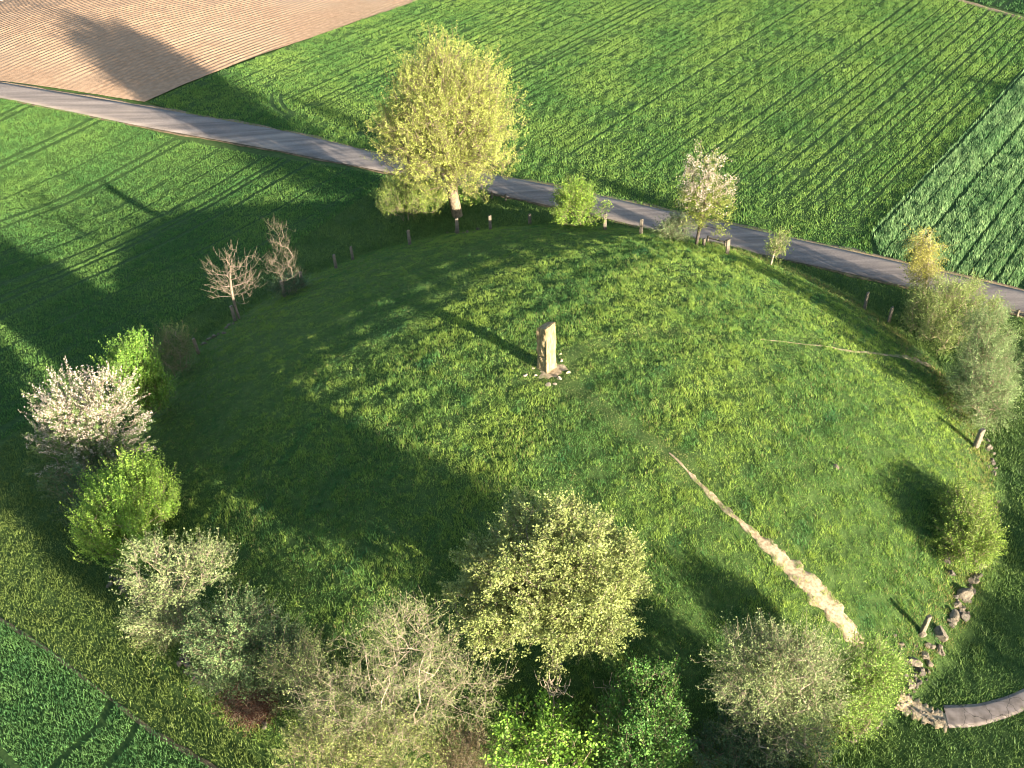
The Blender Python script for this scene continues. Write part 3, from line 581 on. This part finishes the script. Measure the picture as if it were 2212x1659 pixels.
plant("bush", "low dark bush between the white tree and the vivid bush", "bush", (215, 1150), [(150, 1060, 250, 1150), (180, 1020, 300, 1130)], tips=90, shoots=7, L=.7, nleaf=10, ls=.12, lw=.08, palette=BLUE, stem='bush', rbase=.04, rtip=.01, seed=54)
# ---- near side
plant("tree", "large round pale-leaved tree on the near slope of the mound", "tree", (1205, 1440), [(1000, 1110, 1390, 1400), (1060, 1070, 1320, 1300), (970, 1180, 1180, 1400), (1180, 1150, 1396, 1380), (1010, 1250, 1370, 1445)], dys=[0, .5, 0, 0, -.8],
      tips=480, shoots=11, L=.6, nleaf=17, ls=.14, lw=.1, wo=.6, wu=.4, wr=.6, palette=((.16, .18, .055), (.32, .32, .1), (.45, .42, .16)), rbase=.24, rtip=.018, bark="palebark", seed=24, trunkh=.4, shell=2.6, low=1.0, twig=.005)
plant("tree", "twiggy half-bare tree with bare limbs reaching right, lower centre", "tree", (820, 1640), [(600, 1400, 980, 1640), (760, 1290, 1000, 1520), (640, 1480, 900, 1720), (880, 1420, 1090, 1570)], tips=400, shoots=6, L=.9, nleaf=8, ls=.095, lw=.065, wo=.7, wu=.3, wr=.7, palette=((.13, .15, .05), (.24, .25, .09), (.33, .32, .14)), stem='bush', rbase=.08, rtip=.007, bark="palebark", seed=25, twig=.005, shell=1.8, stems=7, leafspread=.9)
plant("bush", "big-leaved bright green bush at the lower centre", "bush", (1165, 1720), [(1080, 1500, 1240, 1640), (1035, 1570, 1180, 1700), (1150, 1540, 1290, 1700)], dys=[2.5, .5, .5], tips=62, shoots=5, L=1.0, nleaf=10, ls=.2, lw=.17, wo=.5, wu=.8, wr=.4, palette=((.12, .22, .03), (.25, .38, .05), (.34, .46, .07)), stem='bush', rbase=.05, rtip=.014, seed=26)
plant("bush", "deep green pointed bush with a few sunlit tips, lower centre", "bush", (1395, 1720), [(1330, 1430, 1475, 1600), (1300, 1500, 1490, 1700)], dys=[3, 0.5], tips=200, shoots=8, L=.9, nleaf=11, ls=.15, lw=.11, wo=.4, wu=.9, wr=.3, palette=((.06, .15, .03), (.12, .23, .045), (.2, .3, .06)), stem='bush', rbase=.06, rtip=.014, seed=27)
plant("sapling", "bare forked sapling left of the deep green pointed bush", "sapling", (1310, 1600), [(1280, 1480, 1345, 1570)], tips=16, shoots=3, L=.6, nleaf=1, bare=True, wo=.3, wu=1., wr=.25, rbase=.04, rtip=.014, bark="bark", seed=28, twig=.011, low=.8)
plant("sapling", "small pale bare sapling above the big-leaved bush", "sapling", (1195, 1580), [(1168, 1458, 1222, 1530)], tips=14, shoots=3, L=.5, nleaf=1, bare=True, wo=.3, wu=1., wr=.25, rbase=.035, rtip=.013, bark="palebark", seed=29, twig=.012, low=.9)
plant("shrub", "wide grey-green open shrub at the lower right", "shrub", (1660, 1640), [(1525, 1350, 1730, 1540), (1600, 1340, 1800, 1500), (1560, 1440, 1790, 1640), (1650, 1380, 1830, 1560)], tips=420, shoots=7, L=.7, nleaf=9, ls=.11, lw=.08, wo=.75, wu=.45, wr=.5, palette=((.13, .16, .06), (.25, .27, .1), (.38, .37, .18)), stem='bush', rbase=.08, rtip=.014, bark="palebark", seed=30, shell=2., stems=8)
plant("bush", "bright green feathery bush at the end of the sandy path", "bush", (1868, 1565), [(1800, 1395, 1925, 1540), (1830, 1400, 1940, 1520), (1800, 1470, 1905, 1585)], tips=240, shoots=8, L=.65, nleaf=11, ls=.13, lw=.06, wo=.8, wu=.4, wr=.4, palette=((.15, .23, .045), (.28, .37, .07), (.38, .46, .1)), stem='bush', rbase=.05, rtip=.012, seed=31)
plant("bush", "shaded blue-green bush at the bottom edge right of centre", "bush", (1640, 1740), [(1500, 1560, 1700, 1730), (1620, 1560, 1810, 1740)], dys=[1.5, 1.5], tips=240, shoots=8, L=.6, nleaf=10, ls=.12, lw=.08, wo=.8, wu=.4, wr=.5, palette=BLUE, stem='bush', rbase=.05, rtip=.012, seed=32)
plant("bush", "brown-leaved low bush between the twiggy tree and the big-leaved bush", "bush", (990, 1690), [(930, 1570, 1050, 1690)], tips=90, shoots=6, L=.6, nleaf=8, ls=.11, lw=.07, palette=((.09, .06, .035), (.16, .1, .05), (.12, .13, .05)), stem='bush', rbase=.04, rtip=.012, seed=33)
plant("brush_heap", "heap of red-brown dead brushwood on the stones, lower left", "brush heap", (538, 1540), [(475, 1474, 588, 1548), (520, 1480, 592, 1560)], tips=130, shoots=8, L=.6, nleaf=7, ls=.12, lw=.05, wo=.8, wu=-.2, wr=.9, palette=((.05, .016, .012), (.11, .03, .022), (.2, .075, .05)), stem='bush', rbase=.03, rtip=.012, seed=34, low=.02)
# ---- trees standing outside the picture whose shadows fall into it
def outside(label, xy, h, w, seed):
    plant("tree", label, "tree", None, None, base_xy=xy, lobes=[((0, 0, h * .6), w, w, h * .4), ((w * .4, .3, h * .5), w * .8, w * .8, h * .32), ((-w * .4, -.3, h * .42), w * .8, w * .8, h * .3)], tips=160, shoots=8, L=.9, nleaf=9, ls=.22, lw=.15, palette=FRESH, stem='tree', rbase=.2, rtip=.02, seed=seed, trunkh=.4)
def upsun(pix, dist): p = at(*pix); return (p[0] - SHD[0] * dist, p[1] - SHD[1] * dist)
outside("leafy tree outside the view whose shadow darkens the right meadow", upsun((2150, 740), 7 / TAN), 7.0, 4.0, 41)
outside("low tree outside the view shading the grass by the egg-shaped bush", upsun((2150, 1130), 4.2 / TAN), 4.2, 2.6, 42)
outside("low tree outside the view shading the meadow beside the stones", upsun((2085, 1300), 4.6 / TAN), 4.6, 3.0, 43)
outside("tall tree outside the view shading the far green field", upsun((2040, 160), 11 / TAN), 11.0, 2.2, 44)
outside("tree outside the view shading the far corner field", upsun((2110, -10), 12 / TAN), 12.0, 5.0, 45)
outside("dense tree below the view shading the big-leaved bush", (15.4, 20.4), 7.6, 2.4, 46)
outside("dense tree below the view shading the deep green pointed bush", (20.3, 21.2), 8.0, 3.0, 47)

# ------------------------------------------------------------------ standing stone
def standing_stone():
    bm = bmesh.new(); H = 3.85; nz = 46; ring = []
    cs = [(-.62, .14), (-.02, -.46), (.62, .1), (.16, .52)]; per = 12
    rg = random.Random(5)
    for k in range(nz + 1):
        t = k / nz; vs = []
        for s in range(4):
            a, b = Vector(cs[s]), Vector(cs[(s + 1) % 4])
            for q in range(per):
                f = q / per; p = a.lerp(b, f); sc = 1.06 - .05 * t
                out = p.normalized(); z = t * H
                g = 0
                if s == 0: g = .02 * math.sin(t * 17 + f * 4) + .03 * math.sin(f * 9 - t * 6) + .018 * math.sin(t * 31 + f * 11) + (-.1 if (abs(t - .34 - .03 * f) < .02) else 0)
                elif s == 1: g = .035 * math.sin(f * 8 + .7 * math.sin(t * 5)) - .06 * math.exp(-((f - .22 - .03 * math.sin(t * 7)) / .05) ** 2) + .02 * math.sin(t * 13)
                else: g = .03 * math.sin(t * 12 + f * 6)
                g += rg.uniform(-.012, .012)
                zz = z + (t ** 5) * (.36 * p.x - .12 * p.y - .1)
                if t < .1: sc *= 1 + .05 * (1 - t * 10)
                vs.append(bm.verts.new((p.x * sc + out.x * g + .04 * t, p.y * sc + out.y * g, zz - .25 + .0)))
        ring.append(vs)
    n = 4 * per
    for k in range(nz):
        for i in range(n): bm.faces.new((ring[k][i], ring[k][(i + 1) % n], ring[k + 1][(i + 1) % n], ring[k + 1][i]))
    c = bm.verts.new((.05, .05, H - .25 - .06))
    inn = [bm.verts.new((v.co * .6 + c.co * .4) + Vector((0, 0, .02 + rg.uniform(-.015, .015)))) for v in ring[-1]]
    for i in range(n):
        j = (i + 1) % n; bm.faces.new((ring[-1][i], ring[-1][j], inn[j], inn[i])); bm.faces.new((inn[i], inn[j], c))
    me = bpy.data.meshes.new("standing_stone"); bm.to_mesh(me); bm.free()
    for p in me.polygons: p.use_smooth = False
    m, t, b = new_mat("standing_stone_rock"); b.inputs["Roughness"].default_value = .85
    tc = N(t, "ShaderNodeTexCoord"); mp = N(t, "ShaderNodeMapping"); mp.inputs["Scale"].default_value = (3.2, 3.2, .8)
    n1 = N(t, "ShaderNodeTexNoise"); n1.inputs["Scale"].default_value = 2.0; n1.inputs["Detail"].default_value = 9; n1.inputs["Roughness"].default_value = .65
    r = N(t, "ShaderNodeValToRGB"); e = r.color_ramp.elements; e[0].position = .3; e[0].color = (.1, .07, .036, 1); e[1].position = .7; e[1].color = (.34, .275, .165, 1); x = e.new(.5); x.color = (.215, .165, .09, 1)
    t.links.new(tc.outputs["Object"], mp.inputs[0]); t.links.new(mp.outputs[0], n1.inputs["Vector"]); t.links.new(n1.outputs["Fac"], r.inputs["Fac"]); t.links.new(r.outputs[0], b.inputs["Base Color"])
    n2 = N(t, "ShaderNodeTexNoise"); n2.inputs["Scale"].default_value = 9; n2.inputs["Detail"].default_value = 9; bp = N(t, "ShaderNodeBump"); bp.inputs["Strength"].default_value = .8; bp.inputs["Distance"].default_value = .06
    t.links.new(tc.outputs["Object"], n2.inputs["Vector"]); t.links.new(n2.outputs["Fac"], bp.inputs["Height"]); t.links.new(bp.outputs[0], b.inputs["Normal"])
    o = link("standing_stone", me, m); o.location = (SB[0], SB[1], float(T(*SB)))
    tag(o, "tall rough tan standing stone on top of the mound", "standing stone")
    return o
standing_stone()

# ------------------------------------------------------------------ stones
def rock_mesh(seed, mat, flat=.75):
    rg = random.Random(seed); bm = bmesh.new(); bmesh.ops.create_icosphere(bm, subdivisions=3, radius=1)
    cuts = [(Vector((rg.gauss(0, 1), rg.gauss(0, 1), rg.gauss(0, 1))).normalized(), rg.uniform(.45, .8)) for _ in range(11)]
    for v in bm.verts:
        for nrm, d in cuts:
            e = v.co.dot(nrm) - d
            if e > 0: v.co -= nrm * e * .95
        v.co += v.co.normalized() * rg.uniform(-.02, .02); v.co.z *= flat
    me = bpy.data.meshes.new("stone"); bm.to_mesh(me); bm.free(); me.materials.append(M[mat]); return me
RM_ = [rock_mesh(s, "rock" if s % 3 else "darkrock", random.Random(s).uniform(.55, .9)) for s in range(9)]
rrg = random.Random(21)
PALE_ = [rock_mesh(s, 'palerock', .6) for s in (31, 32, 33)]
def stone(px, py, s, label, group=None, sink=.25, dz=0., pale=False):
    p = at(px, py); o = bpy.data.objects.new("stone", (PALE_ if pale else RM_)[rrg.randrange(3 if pale else 9)]); COL.objects.link(o)
    o.location = (p[0], p[1], p[2] + s * (.55 - sink) * .6 + dz); o.scale = (s * rrg.uniform(.8, 1.2), s * rrg.uniform(.75, 1.1), s * rrg.uniform(.8, 1.1))
    o.rotation_euler = (rrg.uniform(-.4, .4), rrg.uniform(-.4, .4), rrg.uniform(0, 6.28)); tag(o, label, "stone", group); return o
def row(pix, n, smin, smax, jit, label, group):
    P = resample(pix, 200)
    for i in range(n):
        q = P[int((i + rrg.random() * .8) / n * 199)]
        stone(q[0] + rrg.gauss(0, jit), q[1] + rrg.gauss(0, jit), rrg.uniform(smin, smax), label, group)
stone(2083, 1290, .62, "largest dark grey boulder in the stone row below the egg-shaped bush")
stone(2028, 1372, .58, "big pale boulder beside the lower leaning post")
stone(2060, 1332, .42, "dark boulder between the largest boulder and the pale one")
stone(2052, 1240, .36, "flat grey stone set in the grass under the egg-shaped bush")
stone(1975, 1432, .45, "brown upright boulder at the lower end of the stone row")
stone(1968, 1478, .34, "reddish stone near the cracked path's end")
stone(1914, 1500, .36, "pale block beside the bright feathery bush")
stone(1806, 1010, .28, "lone grey stone lying in the mound grass")
stone(2045, 1212, .3, "pinkish stone at the foot of the egg-shaped bush")
stone(1992, 1372, .3, "grey stone just behind the lower leaning post")
row([(2112, 1215), (2100, 1250), (2088, 1285), (2070, 1320), (2050, 1345)], 34, .12, .36, 9, "small grey stone in the tumbled row below the egg-shaped bush", "stones tumbled below the egg-shaped bush")
row([(2020, 1395), (1995, 1420), (1985, 1455), (1965, 1480), (1945, 1500)], 30, .1, .32, 10, "small brown stone at the lower end of the tumbled row", "stones at the lower end of the row")
row([(1905, 1385), (1930, 1390), (1950, 1420), (1975, 1400)], 14, .08, .18, 12, "little stone scattered in the grass near the sandy path's end", "stones scattered near the path end")
row([(2122, 945), (2132, 970), (2142, 1000), (2148, 1030)], 14, .14, .3, 6, "stone in the short row behind the upper leaning post", "stones behind the upper leaning post")
row([(2146, 1070), (2152, 1085), (2140, 1205)], 5, .14, .26, 4, "stone on the outer side of the egg-shaped bush", "stones outside the egg-shaped bush")
row([(1905, 1545), (1880, 1570), (1850, 1590), (1825, 1605)], 10, .12, .26, 6, "brown stone under the bright feathery bush", "stones under the bright feathery bush")
row([(238, 1245), (262, 1262), (285, 1290), (310, 1310)], 18, .14, .3, 6, "dark stone at the foot of the vivid yellow-green bush", "stones below the vivid bush")
row([(385, 1405), (402, 1430), (420, 1455), (440, 1478)], 24, .12, .27, 7, "stone in the layered row below the olive tree", "stones below the olive tree")
row([(445, 1478), (480, 1495), (520, 1525), (575, 1562)], 18, .12, .26, 7, "stone beside the red-brown brush heap", "stones beside the brush heap")
row([(432, 745), (460, 730), (490, 715), (505, 705)], 14, .14, .28, 3, "shaded grey stone between the lone post and the bare tree", "stones beside the bare tree")
row([(965, 505), (985, 503), (1040, 500)], 6, .16, .3, 2, "flat stone at a post below the tall yellow-green tree", "stones below the tall tree")
for px, py, s in ((1150, 805, .22), (1158, 816, .3), (1178, 828, .28), (1196, 830, .22), (1208, 812, .26), (1222, 800, .3), (1226, 790, .22), (1212, 782, .24), (1206, 770, .2), (1140, 812, .24)):
    stone(px + rrg.gauss(0, 5), py + rrg.gauss(0, 4), s * rrg.uniform(.45, 1.15), "small pale rubble stone at the foot of the standing stone", "rubble round the standing stone", .62, 0, True)
row([(1945, 1520), (1985, 1540), (2040, 1562)], 22, .06, .16, 7, "pebble-sized stone in the crumbled start of the cracked path", "rubble at the cracked path's start")

# ------------------------------------------------------------------ posts
def post(px, py, h, w, label, lean=(0, 0), mat="wood", group="timber posts round the mound"):
    p = at(px, py); bm = bmesh.new(); hw = w / 2; rg = random.Random(int(px * 7 + py)); lv = []
    for k, t in enumerate((-.12, 0, .2, .45, .7, .9, .965, 1.)):
        sc = 1 - .08 * t; sc *= .8 if k == 7 else 1
        lv.append([bm.verts.new((sx * hw * sc + rg.uniform(-.012, .012) + lean[0] * t * h, sy * hw * .8 * sc + rg.uniform(-.012, .012) + lean[1] * t * h, t * h + (0 if k < 6 else .03 * sx)))
                   for sx, sy in ((-1, -.7), (-.75, -1), (.75, -1), (1, -.7), (1, .7), (.75, 1), (-.75, 1), (-1, .7))])
    for k in range(7):
        for i in range(8): bm.faces.new((lv[k][i], lv[k][(i + 1) % 8], lv[k + 1][(i + 1) % 8], lv[k + 1][i]))
    bm.faces.new(lv[-1]); me = bpy.data.meshes.new("post"); bm.to_mesh(me); bm.free()
    o = link("post", me, M[mat]); o.location = p; o.rotation_euler = (0, 0, rg.uniform(-.5, .5) if not lean[0] else .35); tag(o, label, "post", group); return o
post(2106, 966, 1.55, .4, "leaning timber post with stones behind it at the mound's right edge", (.1, -.02))
post(1991, 1366, 1.35, .3, "leaning timber post beside the big pale boulder", (.1, -.03))
post(1866, 668, 1.6, .24, "sunlit post left of its twin near the birch", (.05, 0))
post(1918, 698, 1.5, .24, "sunlit post nearest the big willow shrub", (.06, 0))
post(1570, 550, 1.5, .3, "post right of the slim blossoming tree", (0, 0))
post(1519, 532, .75, .26, "short stub post at the foot of the slim blossoming tree")
post(1384, 507, 1.55, .3, "post standing free between the round bush and the blossoming tree")
post(1306, 496, 1.6, .3, "post touching the right side of the round bush")
post(1144, 486, 1.15, .3, "pale-topped short post left of the round bush", mat="wood")
post(1059, 497, 1.5, .28, "post between the tall tree and the pale-topped post")
post(988, 505, 1.6, .34, "post straight below the trunk of the tall tree")
post(885, 529, 1.5, .28, "shaded post below the broad yellow-green bush", (-.02, 0))
post(762, 562, 1.4, .24, "faint shaded post, upper of the close pair", (-.02, 0))
post(726, 580, 1.4, .26, "faint shaded post, lower of the close pair", (-.03, 0))
post(655, 620, 1.5, .3, "shaded post right of the low dark bush", (-.04, 0))
post(615, 641, 1.6, .3, "shaded post left of the low dark bush", (-.04, 0))
post(508, 693, 1.5, .3, "shaded post against the stem of the bare tree", (-.05, 0))
post(429, 764, 1.5, .28, "lone shaded post with a heap of stones beside it", (-.08, 0))
# low rails by the road
def rail(p0, p1, label, posts=3):
    A, B = at(*p0), at(*p1); root = empty("rail_fence", A); tag(root, label, "fence")
    d = B - A; V, F = tubes([[0, 0, .52]], [[d[0], d[1], d[2] + .52]], [.085], [.08], 8); link("rail", np_mesh("rail", V, F), M["wood"], root)
    for i in range(posts):
        q = d * i / (posts - 1); V, F = tubes([[q[0], q[1], q[2] - .1]], [[q[0], q[1], q[2] + .62]], [.11], [.1], 8)
        V = np.vstack([V, V[8:].mean(0)]); link("rail_post", np_mesh("rail_post", V, F), M["wood"], root)
rail((2145, 672), (2300, 710), "low timber rail beside the road at the right edge of the picture", 4)
rail((1528, 524), (1566, 534), "low timber rail between the stub post and its neighbour", 2)
rail((1062, 428), (1092, 434), "short low rail by the road right of the tall tree", 2)
